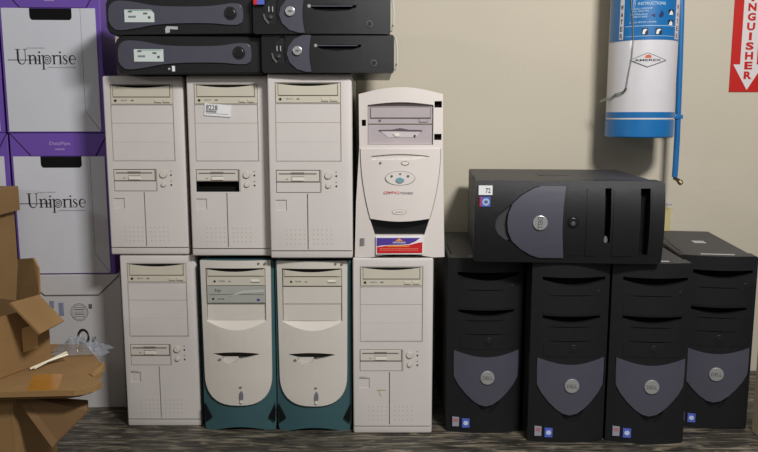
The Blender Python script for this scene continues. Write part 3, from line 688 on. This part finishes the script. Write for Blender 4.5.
def band_desktop(loc, label, wd=.288, sticker=False):
    t = empty('slim_desktop_computer', loc); tag(t, label, 'computer', 'slim black desktop computers with a grey band and round badge')
    H = .082; s = wd/131; h = H/37
    X = lambda p: (p-327.5)*s
    Z = lambda q: (75-q)*h
    hw = wd/2; B = .010; W = wd
    fy = lambda x: B*(2*x/W)**2
    out = rect(-hw, hw, 0, H, .006, 3)
    sl = [(X(316), Z(49.5)), (X(317), Z(48)), (X(340), Z(47.6)), (X(361), Z(48)), (X(360), Z(50.5)), (X(352), Z(53)), (X(335), Z(54)), (X(322), Z(52.5))]
    usb = spline([(X(275), Z(60)), (X(275), Z(47)), (X(280), Z(41)), (X(286), Z(41)), (X(285), Z(52)), (X(286), Z(64)), (X(282), Z(66))], 4)
    bz = bulged('bezel', BLACK, t, out, 0, .04, B, W, cuts=[(sl, .010), (usb, .0085)])
    prism('disc_slot', DARK, t, sl, .0085, .012)
    prism('slot_lip', SLATE, t, rect(X(318), X(357), Z(49.3), Z(48.3)), .0005, .009)
    prism('slot_light', BADGE, t, ell(X(316), Z(48.8), s*1.6), .0002, .006)
    for q in (43.5, 66): prism('bezel_groove', DARK, t, rect(X(314), X(388), Z(q+.35), Z(q-.35)), fy(X(388))*.35, fy(X(388))+.001) if 0 else None
    # grey band with convex left side
    bl = [(X(306), Z(74.2)), (X(311.5), Z(74.2))]+[(X(311.5)-s*2*math.sin(PI*i/10), Z(74.2)+(Z(39)-Z(74.2))*i/10) for i in range(1, 10)]+[(X(311.5), Z(38.9)), (X(303), Z(38.9)), (X(294.5), Z(43)), (X(289), Z(50)), (X(287.4), Z(57)), (X(290), Z(65)), (X(297), Z(71.5))]
    bulged('grey_band', SLATE, t, bl, -.003, .03, B, W)
    bd = prism('badge', BADGE, t, ell(X(298), Z(54), s*4.5), fy(X(298))-.007, .012, .001)
    prism('badge_mark', INKG, bd, ell(X(298), Z(54), s*2.2, s*.9), fy(X(298))-.0074, fy(X(298))-.0065)
    for p in (277.5, 281): prism('usb_port', GLOSSL, t, rect(X(p-.35), X(p+.35), Z(54), Z(49)), .0050, .010)
    prism('audio_jack', SLATE, t, ell(X(279.5), Z(59), s*1.6), .0040, .010)
    prism('jack_rim', mat('dull_rim', (96, 100, 92), .4), t, [(X(272), Z(56)), (X(273), Z(61)), (X(276.5), Z(65.5)), (X(278), Z(64.8)), (X(274.5), Z(60.5)), (X(273.2), Z(56))], .0035, .0078)
    prism('round_button', mat('dull_rim', (96, 100, 92), .4), t, ell(X(373), Z(65.5), s*3.1), fy(X(370))-.0012, .012)
    prism('round_button_centre', BLACK, t, ell(X(373), Z(65.5), s*2.3), fy(X(370))-.0020, .012)
    box('case', BLACKG, t, -hw+.004, hw-.004, .04, .36, .001, H-.001, .003)
    # bright metal rim seen behind the right end of the bezel
    bm = bmesh.new()
    add_tube(bm, [(hw+.001, .016, .006), (hw+.006, .018, .02), (hw+.007, .018, .045), (hw+.005, .018, .068), (hw+.001, .016, .078)], .0026, 6)
    obj('metal_rim', bm, STEEL, t)
    if sticker:
        bm = bmesh.new(); add_box(bm, X(263.5), X(267), -.0005, .006, Z(47.5), Z(40), 0); obj('sticker', bm, RED, t)
        bm = bmesh.new(); add_box(bm, X(267), X(273.5), -.0008, .006, Z(47.5), Z(40), 0); obj('sticker', bm, STKB, t)
    return t
TT = TW+.4170
band_desktop((-.112, 1.648, TT), 'slim black desktop with a silver badge, lying on the third cream tower', wd=.290)
band_desktop((-.124, 1.642, TT+.0823), 'slim black desktop with red and blue stickers, on top of the other badged desktop', wd=.298, sticker=True)

# ---------------------------------------------------------------- boxes with serif lettering
def ribbon(bm, pts, ws, y0, y1):
    P = [Vector(p) for p in pts]; L, R_ = [], []
    for i, p in enumerate(P):
        d = (P[min(i+1, len(P)-1)]-P[max(0, i-1)]).normalized(); nrm = Vector((-d.y, d.x)); w_ = ws[i]/2
        L.append(p+nrm*w_); R_.append(p-nrm*w_)
    for i in range(len(P)-1):
        add_prism(bm, [tuple(L[i]), tuple(R_[i]), tuple(R_[i+1]), tuple(L[i+1])], y0, y1)
def serif_word(m, parent, x0, z0, wd, xh, y):
    """the word Uniprise in a thin high contrast serif, with the bullseye p and the long line"""
    bm = bmesh.new(); T = .20; t = .07
    def sc_(pts): return [(x0+a*k, z0+b*xh) for a, b in pts]
    total = 7.15; k = wd/total
    def st(pts, ws): ribbon(bm, sc_(pts), [v*k for v in ws], y, y-.0004) if 0 else ribbon(bm, sc_(pts), [v*k for v in ws], y-.0004, y)
    def bar(a, b, c, d): add_prism(bm, sc_([(a, b), (c, b), (c, d), (a, d)]), y-.0004, y)
    arc = lambda cx, cz, rx, rz, a0, a1, n=8: [(cx+rx*math.cos(math.radians(a0+(a1-a0)*i/n)), cz+rz*math.sin(math.radians(a0+(a1-a0)*i/n))) for i in range(n+1)]
    o = 0
    # U
    bar(0, 1.60, .62, 1.66); bar(.95, 1.60, 1.4, 1.66); bar(.2, .5, .42, 1.6); bar(1.15, .5, 1.23, 1.6)
    st(arc(.75, .5, .43, .5, 180, 360, 10), [.2, .2, .18, .15, .12, .1, .09, .08, .08, .08, .08])
    def stem(x, lo=0, hi=1, ser=True):
        bar(x-.1, lo, x+.1, hi)
        bar(x-.24, lo, x+.24, lo+.05); st([(x-.28, hi-.1), (x, hi)], [.08, .08])
    # n
    stem(1.72); stem(2.38, 0, .7); st(arc(2.08, .62, .32, .36, 150, 0), [.06, .08, .1, .12, .14, .16, .18, .2, .2])
    # i
    stem(2.86); add_prism(bm, sc_(ell(2.86, 1.32, .12, .1, 12)), y-.0004, y)
    # p with rings
    bar(3.22, -.55, 3.40, 1.0); bar(3.08, -.6, 3.56, -.55); st([(3.04, .9), (3.3, 1)], [.08, .08])
    st(arc(3.78, .5, .44, .48, 0, 360, 20), [.1]*21); st(arc(3.78, .5, .24, .27, 0, 360, 16), [.07]*17); add_prism(bm, sc_(ell(3.78, .5, .1, .1, 10)), y-.0004, y)
    # r
    stem(4.58); st(arc(4.92, .66, .26, .3, 160, 50), [.06, .08, .1, .12, .12, .13, .14, .15, .16])
    # i
    stem(5.34, 0, 1); add_prism(bm, sc_(ell(5.34, 1.32, .12, .1, 12)), y-.0004, y)
    # s
    st([(6.1, .72), (6.06, .92), (5.88, .98), (5.7, .9), (5.68, .74), (5.86, .56), (6.06, .4), (6.12, .22), (5.98, .05), (5.8, .02), (5.66, .12), (5.62, .32)], [.06, .06, .08, .1, .14, .2, .2, .14, .1, .08, .06, .06])
    # e
    st(arc(6.78, .5, .36, .48, 0, 320, 16), [.12, .1, .08, .08, .1, .12, .16, .19, .2, .19, .17, .14, .12, .1, .08, .06, .05]); bar(6.45, .48, 7.1, .54)
    # the long line left of and through the word
    bar(-.9, .42, 2.9, .50)
    ob = obj('brand_lettering', bm, INK, parent, smooth=0)
    # tiny lines of text above and below
    bm = bmesh.new()
    for i in range(26): add_prism(bm, sc_([(1.35+i*.085, 1.72), (1.41+i*.085, 1.72), (1.41+i*.085, 1.84), (1.35+i*.085, 1.84)]), y-.0003, y)
    for i in range(40): add_prism(bm, sc_([(3.75+i*.085, -.42), (3.81+i*.085, -.42), (3.81+i*.085, -.28), (3.75+i*.085, -.28)]), y-.0003, y)
    obj('small_print', bm, mat('faint_ink', (165, 166, 172), .6), parent, smooth=0)
def cable_box(loc, label, rz, wd=.24, H=.354, dp=.11, shift=0, group='purple and white cable boxes'):
    t = empty('cable_box', loc, rz); tag(t, label, 'box', group)
    hw = wd/2
    box('carton', PURPLE, t, -hw, hw, 0, dp, 0, H, .002)
    top = H-.057
    xr = hw-.012; xl = -hw+.006; fx = xr-.036
    hx0, hx1 = -hw+.072, -hw+.172
    hole = [(hx0, top-.001), (hx0, top-.019)]+[(hx0+.007-.007*math.cos(a), top-.019-.009*math.sin(a)) for a in (.4, .8, 1.2, 1.57)]+[(hx1-.007+.007*math.sin(a), top-.019-.009*math.cos(a)) for a in (0, .4, .8, 1.2)]+[(hx1, top-.019), (hx1, top-.001)]
    main = [(xl, .003), (xr-.001, .003), (fx, .052), (fx, top), (hx1+.0005, top)]+[(x, z) for x, z in reversed(hole)]+[(hx0-.0005, top), (xl, top)]
    prism('printed_panel', BOXW, t, main, -.0016, .0005)
    prism('side_flap', BOXW, t, [(xr, .0045), (xr, top), (fx+.0010, top), (fx+.0010, .0525)], -.0020, .0005)
    prism('hand_hole', DARK, t, hole, -.0012, .0004)
    # purple top flap, a trapezoid with visible creases
    prism('top_flap', PURPLE, t, [(-hw+.004, H-.001), (hw-.003, H-.001), (hw-.034, top+.001), (-hw+.052, top+.001)], -.0030, .0004, .0008)
    bm = bmesh.new()
    for a, b in (((-hw+.003, H-.001), (-hw+.051, top)), ((hw-.002, H-.001), (hw-.033, top))):
        bm = bmesh.new(); add_tube(bm, [(a[0], -.0006, a[1]), (b[0], -.0006, b[1])], .0010, 6)
        obj('flap_crease', bm, mat('deep_purple', (58, 34, 92), .7), t)
    lp = mat('pale_lilac_ink', (176, 150, 205), .6)
    text('DataPipe', lp, t, -hw+.122, H-.026, .050, .0105, -.003)
    bm = bmesh.new()
    for i in range(9): add_box(bm, -hw+.110+i*.0026, -hw+.1118+i*.0026, -.0034, -.003, H-.041, H-.0375)
    obj('small_print', bm, lp, t)
    serif_word(INK, t, -hw+.0325, .165+shift, .143, .0215, -.0016)
    return t
BY = 1.835; RZ = math.radians(2.5)
def plain_box(loc, label):
    wd, H, dp = .246, .354, .11; hw = wd/2
    t = empty('plain_carton', loc, RZ); tag(t, label, 'box')
    m = mat('plain_white_card', (196, 195, 196), .75, var=.03, scale=6, bump=.15, bscale=60)
    box('carton', m, t, -hw, hw, 0, dp, 0, H, .002)
    prism('top_flap', m, t, [(-hw+.002, H-.001), (hw-.002, H-.001), (hw-.056, H-.052), (-hw+.056, H-.052)], -.0035, .0004, .001)
    bm = bmesh.new()
    add_tube(bm, [(hw-.001, -.001, H-.002), (hw-.055, -.001, H-.0535), (-hw+.055, -.001, H-.0535), (-hw+.001, -.001, H-.002)], .0012, 6)
    obj('flap_crease', bm, GROOVE, t)
    # printed handling marks
    cx = lambda p: (p-379)/F*1.85+.766      # across the front, from the box centre
    cz = lambda q: H-.004-(q-276)*.00262
    ring = bmesh.new(); ribbon(ring, ell(cx(79), cz(312), .0215, .0225, 32)+[(cx(79)+.0215, cz(312))], [.0012]*33, -.0004, .0002)
    ribbon(ring, ell(cx(79), cz(312), .018, .019, 32)+[(cx(79)+.018, cz(312))], [.0008]*33, -.0004, .0002)
    for a in range(-2, 3): add_box(ring, cx(79)-.013, cx(79)+.013, -.0004, .0002, cz(312)+a*.006, cz(312)+a*.006+.0012+.001*(a % 2))
    add_box(ring, cx(88.5), cx(92), -.0004, .0002, cz(308.5), cz(304))
    obj('round_certificate_stamp', ring, INKG, t)
    am = bmesh.new(); c0 = (cx(81.5), cz(337))
    a1 = [(c0[0]+.013*math.cos(math.radians(a)), c0[1]+.019*math.sin(math.radians(a))) for a in range(20, 200, 15)]
    ribbon(am, a1, [.004+.003*math.sin(PI*i/(len(a1)-1)) for i in range(len(a1))], -.0004, .0002)
    a2 = [(c0[0]+.013*math.cos(math.radians(a)), c0[1]+.019*math.sin(math.radians(a))) for a in range(215, 390, 15)]
    ribbon(am, a2, [.003+.005*math.sin(PI*i/(len(a2)-1)) for i in range(len(a2))], -.0004, .0002)
    a3 = [(cx(82.5)+.0065*math.cos(math.radians(a)), cz(354)+.008*math.sin(math.radians(a))) for a in range(0, 181, 20)]
    ribbon(am, a3, [.004]*len(a3), -.0004, .0002)
    obj('recycling_mark', am, INK, t)
    text('Thank You', INKG, t, cx(92), cz(344), .040, .010, -.0001, rot=-PI/2)
    bm = bmesh.new()
    for i in range(14): add_box(bm, cx(58.5), cx(63.5), -.0004, .0002, cz(303+i*.95), cz(303+i*.95)+.0014)
    for i in range(8): add_box(bm, cx(49.5), cx(54), -.0004, .0002, cz(301+i*.95), cz(301+i*.95)+.0014)
    obj('blue_barcode', bm, BLUEINK, t)
    return t
plain_box((-.780, BY, 0), 'plain white carton with handling marks on the bench under the purple boxes')
cable_box((-.788, BY, .355), 'middle purple and white cable box, between the plain carton and the topmost box', RZ, shift=.005)
cable_box((-.792, BY, .710), 'topmost purple and white cable box with the lettering fully lit', RZ, shift=0)
bx = -.792-.2440
cable_box((bx+.001, BY-.004, 0), 'purple cable box standing on the bench at the left edge, behind the kraft cartons', RZ, group='cable boxes at the left edge')
cable_box((bx, BY-.002, .355), 'purple cable box at the left edge just above the kraft carton', RZ, group='cable boxes at the left edge')
cable_box((bx-.004, BY-.002, .710), 'purple cable box cut by the left edge at the top', RZ, group='cable boxes at the left edge')

# ---------------------------------------------------------------- kraft cartons
def panel(name, m, parent, q, th=.004):
    q = [Vector(p) for p in q]; n = (q[1]-q[0]).cross(q[2]-q[0]).normalized()*th
    bm = bmesh.new(); a = [bm.verts.new(p) for p in q]; b = [bm.verts.new(p+n) for p in q]
    bm.faces.new(a); bm.faces.new(list(reversed(b))); k = len(q)
    for i in range(k): bm.faces.new((a[i], b[i], b[(i+1) % k], a[(i+1) % k]))
    return obj(name, bm, m, parent, smooth=0)
# lower open carton on the bench
t = empty('open_carton', (0, 0, 0)); tag(t, 'low kraft carton on the bench with a pointed flap hanging from its corner', 'carton')
XR = -.690; ZT = .232
box('side_wall', KRAFT, t, XR-.004, XR, 1.33, 1.50, .0005, ZT)
box('front_wall', KRAFT, t, -1.10, XR-.0045, 1.33, 1.334, .0005, ZT)
box('rear_wall', KRAFT, t, -1.10, XR-.0045, 1.496, 1.50, .0005, ZT)
box('side_wall', KRAFT, t, -1.104, -1.1005, 1.33, 1.50, .0005, ZT)
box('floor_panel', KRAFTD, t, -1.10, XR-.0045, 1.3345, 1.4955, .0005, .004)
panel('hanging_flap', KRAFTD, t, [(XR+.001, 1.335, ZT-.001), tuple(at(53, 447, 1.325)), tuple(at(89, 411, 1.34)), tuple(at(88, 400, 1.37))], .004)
# flattened carton on top
t = empty('flattened_carton', (0, 0, 0)); tag(t, 'flattened kraft carton with a strip of brown tape, lying across the low carton', 'carton')
z = .250
tn = [(-1.08, 1.270), (-.585, 1.302), (-.56, 1.303), (-.545, 1.31), (-.529, 1.33), (-.526, 1.35), (-.550, 1.37), (-.546, 1.40), (-.560, 1.44), (-.590, 1.49), (-.65, 1.585), (-1.08, 1.585)]
def slab(name, m, parent, pts, z0, z1):
    bm = bmesh.new(); lo = [bm.verts.new((x, y, z0)) for x, y in pts]; hi = [bm.verts.new((x, y, z1)) for x, y in pts]
    bm.faces.new(lo); bm.faces.new(list(reversed(hi))); k = len(pts)
    for i in range(k): bm.faces.new((lo[i], hi[i], hi[(i+1) % k], lo[(i+1) % k]))
    return obj(name, bm, m, parent, smooth=0)
slab('lower_sheet', KRAFTD, t, [(x-.012, y+.006) for x, y in tn], ZT+.001, ZT+.007)  # darker colour stands in for the shaded underside
slab('upper_sheet', KRAFT, t, tn, ZT+.0075, z)
slab('tape_strip', TAPE, t, [tuple(at(27, 391, 1.302).xy), tuple(at(58, 389, 1.306).xy), tuple(at(63, 372, 1.39).xy), tuple(at(34, 376, 1.39).xy)], z-.0008, z+.0006)
panel('end_flap', KRAFT, t, [(-.552, 1.376, z+.0005), (-.548, 1.400, z+.0005), tuple(at(105, 372, 1.42)), tuple(at(104.5, 362, 1.43)), tuple(at(99, 365, 1.43)), tuple(at(90, 374, 1.39))], .003)
# small open carton on the flattened one
t = empty('small_carton', (0, 0, 0)); tag(t, 'small kraft carton with its lid flap folded outwards, on the flattened carton', 'carton')
p1 = Vector((-.735, 1.345)); p2 = Vector((-.678, 1.475)); back = Vector((-.9157, .4017)); zb = z+.0015; zt = zb+.118
def wallp(a, b, th, name, m=KRAFT, z1=None):
    panel(name, m, t, [(a.x, a.y, zb), (b.x, b.y, zb), (b.x, b.y, z1 or zt), (a.x, a.y, z1 or zt)], th)
q1 = p1+back*.26; q2 = p2+back*.24
wallp(p1, p2, -.004, 'side_wall'); wallp(q1, p1, -.004, 'front_wall'); wallp(p2+back*.003, q2, -.004, 'rear_wall')
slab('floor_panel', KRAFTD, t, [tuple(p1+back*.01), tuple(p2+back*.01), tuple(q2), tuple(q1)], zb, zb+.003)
panel('lid_flap', KRAFT, t, [tuple(at(9, 304, 1.37)), tuple(at(39, 335, 1.36)), tuple(at(63, 322, 1.45)), tuple(at(38, 296, 1.462))], .004)
panel('standing_flap', KRAFT, t, [tuple(at(38, 300, 1.48)), tuple(at(16, 304, 1.52)), tuple(at(18, 259, 1.52)), tuple(at(33, 258, 1.482)), tuple(at(38, 268, 1.478)), tuple(at(39, 292, 1.478))], .004)
bm = bmesh.new()
panel('tape_patch', mat('pale_tape', (186, 148, 92), .4), t, [tuple(Vector((*(p1.lerp(p2, .52)+Vector((.0012, -.0005))), zb+.035))), tuple(Vector((*(p1.lerp(p2, .78)+Vector((.0012, -.0005))), zb+.035))), tuple(Vector((*(p1.lerp(p2, .78)+Vector((.0012, -.0005))), zb+.085))), tuple(Vector((*(p1.lerp(p2, .52)+Vector((.0012, -.0005))), zb+.085)))], .0006)
# tall carton behind
t = empty('tall_carton', (0, 0, 0)); tag(t, 'tall kraft carton with a folded rim, at the left edge before the purple boxes', 'carton')
xr = -.884; ztall = .582
box('body', KRAFT, t, -1.12, xr-.010, 1.63, 1.80, .0005, ztall-.06, .001)
box('folded_rim', KRAFT, t, -1.12, xr+.004, 1.622, 1.802, ztall-.0595, ztall, .002)

# strips and plastic bag on the flattened carton
for i, (a, b, c) in enumerate((((30, 369), (48, 361), (68, 355.5)), ((34, 368.5), (52, 363), (67, 359.5)))):
    pts = [at(a[0], a[1], 1.41), at(b[0], b[1], 1.44+.01*i), at(c[0], c[1], 1.465+.012*i)]
    pts = [Vector((p.x, p.y, z+.004+.006*k+i*.0005)) for k, p in enumerate(pts)]
    o = tube('plastic_strip', mat('ivory_plastic', (226, 220, 196), .4), None, pts, .0024, 6)
    tag(o, ('thin ivory plastic strip on the flattened carton, %s of two' % ('the rear' if i == 0 else 'the front')), 'strip', 'ivory plastic strips')
bm = bmesh.new(); bmesh.ops.create_grid(bm, x_segments=40, y_segments=26, size=.5)
for v in bm.verts:
    x, y = v.co.x, v.co.y
    e = max(0, 1-(2*abs(x))**3)*max(0, 1-(2*abs(y))**3)
    n1 = noise.noise(Vector((x*6, y*6, 3)))+.5*abs(noise.noise(Vector((x*14, y*14, 7))))
    v.co = (x*.11+.012*noise.noise(Vector((x*5, y*5, 1))), y*.06+.006*noise.noise(Vector((x*5, y*5, 9))), .003+e*(.010+.024*abs(n1)+(.012 if x < 0 else 0)))
bag = obj('plastic_bag', bm, mat('crumpled_bluish_plastic', (168, 178, 192), .22, alpha=.32, bump=.6, bscale=80, coat=.5))
bag.location = (-.632, 1.525, z+.0015)
tag(bag, 'crumpled clear bluish plastic bag behind the small carton, against the plain white carton', 'plastic bag')

# ---------------------------------------------------------------- wall things
def extinguisher():
    cx = (639.8-379)/F*1.997; r = .0875; cy = 2.022
    t = empty('fire_extinguisher', (cx, cy, 0)); tag(t, 'white water fire extinguisher with a blue base and instruction label, hung on the wall', 'fire extinguisher')
    zb = at(641, 138, cy-r)[2]; z1 = at(641, 119.5, cy-r)[2]; z2 = at(641, 117.8, cy-r)[2]; z3 = at(641, 112, cy-r)[2]
    zl = at(641, 39.5, cy-r)[2]; zt = 1.36
    def cyl(name, m, rr, a, b, bev=0):
        bm = bmesh.new(); prof = [(rr-bev, a), (rr, a+bev), (rr, b-bev), (rr-bev, b)] if bev else [(rr, a), (rr, b)]
        add_lathe(bm, prof, 64); return obj(name, bm, m, t, smooth=30)
    bm = bmesh.new(); add_lathe(bm, [(r, z3), (r, zt-.06), (r*.92, zt-.03), (r*.6, zt), (.02, zt+.012)], 64); obj('cylinder', bm, EXTW, t)
    cyl('base_cover', EXTB, r+.001, zb, z1, .003)
    cyl('base_band', EXTB, r+.001, z2, z3); cyl('white_ring', EXTW, r+.0004, z1, z2)
    # curved decal helper: angle 0 faces the camera side (-y)
    look = math.atan2(cx, cy)
    def decal(name, m, a0, a1, za, zc, off, parent=t):
        bm = bmesh.new(); n = 24; rr = r+off
        vs = []
        for i in range(n+1):
            a = math.radians(a0+(a1-a0)*i/n)-look
            vs.append([bm.verts.new(((rr+d)*math.sin(a), -(rr+d)*math.cos(a), zz)) for d, zz in ((0, za), (0, zc), (-.0006, zc), (-.0006, za))])
        for i in range(n):
            for k in range(4): bm.faces.new((vs[i][k], vs[i+1][k], vs[i+1][(k+1) % 4], vs[i][(k+1) % 4]))
        bm.faces.new(vs[0]); bm.faces.new(list(reversed(vs[-1])))
        return obj(name, bm, m, parent)
    ang = lambda px: math.degrees(math.asin(max(-1, min(1, (px-641.3)/36.4))))
    zz = lambda q: at(641, q, cy-r)[2]
    lab = decal('instruction_label', EXTB, -76, 84, zl, zz(-30), .0008)
    decal('label_column', EXTW, ang(616.8), ang(620.8), zz(38.2), zz(-30), .0014, lab)
    decal('label_column', EXTW, ang(672.6), ang(676), zz(38.2), zz(-30), .0014, lab)
    paleb = mat('pale_blue_ink', (176, 208, 232), .5)
    decal('label_line', paleb, ang(622.5), ang(672), zz(25.8), zz(25.3), .0014, lab)
    decal('label_line', paleb, ang(623), ang(671), zz(36), zz(35.6), .0014, lab)
    def wrap(o):
        b = bmesh.new(); b.from_mesh(o.data); xs = [v.co.x for v in b.verts]; x_ = min(xs)+.0015
        while x_ < max(xs)-.0002:
            bmesh.ops.bisect_plane(b, geom=list(b.verts)+list(b.edges)+list(b.faces), plane_co=(x_, 0, 0), plane_no=(1, 0, 0)); x_ += .003
        b.to_mesh(o.data); b.free()
        for v in o.data.vertices:
            a = v.co.x/r-look; d = v.co.y
            v.co = ((r+.0013-d)*math.sin(a), -(r+.0013-d)*math.cos(a), v.co.z)
    A = lambda px: math.radians(ang(px))*r
    def wtext(s, m, px, q, wpx, hpx, par, rot=0):
        o = text(s, m, par, A(px), zz(q), A(px+wpx/2)-A(px-wpx/2), hpx*.00252, 0, depth=.0014 if s == 'AMEREX' else .0005, rot=rot); wrap(o); return o
    for i, ch in enumerate('WATER'): wtext(ch, INK, 618.9, 5.5+i*7.3, 2.6, 4.8, lab)
    for i, ch in enumerate('WATER'): wtext(ch, mat('rust_ink', (130, 70, 60), .5), 674.3, 5.5+i*7.3, 1.8, 4.8, lab)
    wtext('INSTRUCTIONS', paleb, 648.5, 3.2, 27, 3.0, lab)
    for s_, px, q, w_ in (('1. HOLD UPRIGHT', 638, 8.2, 21), ('PULL RING PIN', 637, 10.7, 16), ('2. STAND BACK', 636, 13.9, 17), ('AIM AT BASE', 637, 16.4, 14), ('3. SQUEEZE LEVER', 640, 22, 27)):
        wtext(s_, paleb, px, q, w_, 1.7, lab)
    def wshape(name, m, pts, par, dep=.0006):
        bm = bmesh.new(); add_prism(bm, [(A(a), zz(b)) for a, b in pts], -dep, 0); o = obj(name, bm, m, par, smooth=0); wrap(o); return o
    darkb = mat('navy_ink', (18, 40, 90), .5)
    wshape('flame_pictogram', darkb, [(656.5, 17.5), (660, 16), (660, 13), (658, 10), (657, 12.5), (655.5, 15)], lab)
    wshape('arrow_pictogram', darkb, [(648, 14.5), (652, 13.5), (652, 17), (650, 16)], lab)
    for q in (10, 20.5):
        wshape('hand_pictogram', INK, [(665, q+3), (670, q+3), (670, q-1), (665, q-1)], lab)
        wshape('hand_shape', PAPER, [(665.6, q+4.4), (669, q+4.4), (669, q+1.8), (667.5, q-.2), (666.2, q+1.6)], lab, .0009)
    for p in (639.5, 653):
        wshape('class_pictogram', INK, [(p, 34.5), (p+6.2, 34.5), (p+6.2, 28), (p, 28)], lab)
        wshape('class_shape', PAPER, [(p+.6, 34), (p+3, 34), (p+3.4, 31.5), (p+5.4, 29.3), (p+3.6, 28.8), (p+1.2, 29.6)], lab, .0009)
    wshape('logo_diamond_border', INKG, [(628.6, 59.8), (646.6, 52.4), (665.2, 60.2), (646.6, 67.2)], t, .0004)
    lg = wshape('logo_diamond', EXTW, [(630.2, 59.8), (646.6, 53.1), (663.6, 60.2), (646.6, 66.6)], t, .0008)
    wtext('AMEREX', INK, 647, 60, 26, 2.2, t)
    wshape('logo_emblem', ORANGE if 0 else mat('orange_red_ink', (205, 84, 50), .5), [(644, 57.8), (650.4, 57.8), (650, 55.4), (647.3, 54.4), (644.4, 55.4)], t, .0012)
    # hose
    hx = lambda px, Y: (px-379)/F*Y
    hz = lambda q: at(675, q, 2.0)[2]
    pts = [at(683.5, -60, 2.045), at(682, -20, 2.045), at(681.2, 20, 2.045), at(680, 60, 2.045), at(678.6, 100, 2.045), at(677, 140, 2.045), at(675.4, 168, 2.045), at(674.6, 177, 2.045)]
    o = tube('hose', EXTB, t, [p-Vector((cx, cy, 0)) for p in pts], .0078, 14)
    bx_ = at(677.6, 117, 2.045)-Vector((cx, cy, 0))
    box('hose_clip', EXTB, t, bx_.x-.013, bx_.x+.011, bx_.y-.010, bx_.y+.006, bx_.z-.005, bx_.z+.006, .001)
    a = at(674.6, 177, 2.045)-Vector((cx, cy, 0)); b = at(680.4, 182.5, 2.01)-Vector((cx, cy, 0))
    tube('nozzle', BRASS, t, [a+Vector((0, 0, .006)), a+Vector((.001, 0, -.004)), a.lerp(b, .5), b, b+Vector((.002, -.003, -.004))], [.006, .0055, .005, .0075, .006], 10)
    # bracket to the wall
    box('wall_bracket', mat('dark_steel', (50, 50, 52), .5), t, -.02, .02, .08, WALLY-cy-.0005, 1.10, 1.14)
    # tag wire
    R0 = r+.004
    def onc(px, q, lift=0):
        a = math.radians(ang(px))-look; return ((R0+lift)*math.sin(a), -(R0+lift)*math.cos(a), zz(q))
    tube('seal_wire', WIREM, t, [onc(626.5, -20), onc(628, 0), onc(630.5, 18), onc(631.8, 40), onc(631, 58), onc(628.6, 74), onc(627, 88)], .0013, 6)
    bm = bmesh.new(); add_tube(bm, [onc(627, 88, .003), onc(626, 89.5, .006), onc(627, 90.5, .003), onc(628, 89, .004), onc(627, 88, .003)], .002, 6); obj('wire_knot', bm, BRASS, t)
    bm = bmesh.new()
    for dq in (0, 2.0):
        add_tube(bm, [onc(627, 89.5+dq*.2), onc(622, 92+dq), onc(617, 93+dq*.6), onc(612, 96.5+dq), onc(607, 98+dq*.8, .004), onc(605.2, 100+dq*.5, .012)], .0013, 6)
    obj('twisted_wire_end', bm, WIREM, t)
extinguisher()

def sign():
    Y = WALLY-.0025
    P = lambda x, y: (at(x, y, Y).x, at(x, y, Y).z)
    t = empty('fire_extinguisher_sign', (0, 0, 0)); tag(t, 'red sign with a white down arrow and vertical lettering on the wall', 'sign')
    a = P(749.6, 46)[0]; zb = P(747, 91.8)[1]; s = WALLY*1/F*1.0
    hw = 17.0*.00291; zt = zb+.46
    prism('sign_plate', REDSIGN, t, rect(a-hw, a+hw, zb, zt), Y, WALLY-.0002)
    z = lambda q: P(747, q)[1]
    sw = 8.0*.0029
    tipz = z(90)
    prism('arrow', mat('sign_white', (220, 214, 214), .4), t, [(a, tipz), (a+14.6*.0029, z(64.5)), (a+sw, z(64.5)), (a+sw, zt-.01), (a-sw, zt-.01), (a-sw, z(64.5)), (a-14.6*.0029, z(64.5))], Y-.0005, Y+.0002)
    word = 'FIRE EXTINGUISHER'
    for i, ch in enumerate(reversed(word)):
        if ch == ' ': continue
        q = 75.3-i*9.75
        text(ch, REDSIGN, t, a, z(q), (7.8 if ch != 'I' else 2.8)*.0029, 7.4*.0029, Y-.0005, depth=.0005, bold=.045)
        o = text(ch, REDSIGN, t, a+.0012, z(q), (8.4 if ch != 'I' else 2.6)*.0029, 7.6*.0029, Y-.0005, depth=.0004) if 0 else None
sign()

# wall plate and small printed note
t = empty('outlet_plate', tuple(at(666, 220, WALLY-.006))); tag(t, 'yellowish wall plate just right of the lying black tower', 'wall plate')
box('plate', ALMOND, t, -.060, .0135, 0, .0055, -.045, .037, .002)
for zz_ in (-.02, .018): prism('socket', GROOVE, t, ell(-.024, zz_, .013, .011), -.0008, .001)
p = at(666.5, 205, WALLY-.001)
o = box('paper_note', mat('offwhite_note', (196, 190, 180), .7), None, p.x-.022, p.x+.020, WALLY-.0012, WALLY-.0002, p.z-.010, p.z+.012)
tag(o, 'small off-white printed note on the wall above the yellowish plate', 'note')
bm = bmesh.new()
for i in range(9): add_box(bm, p.x-.014+i*.0034, p.x-.0115+i*.0034, WALLY-.0016, WALLY-.0011, p.z-.0008, p.z+.0022)
obj('print', bm, INKL, o)
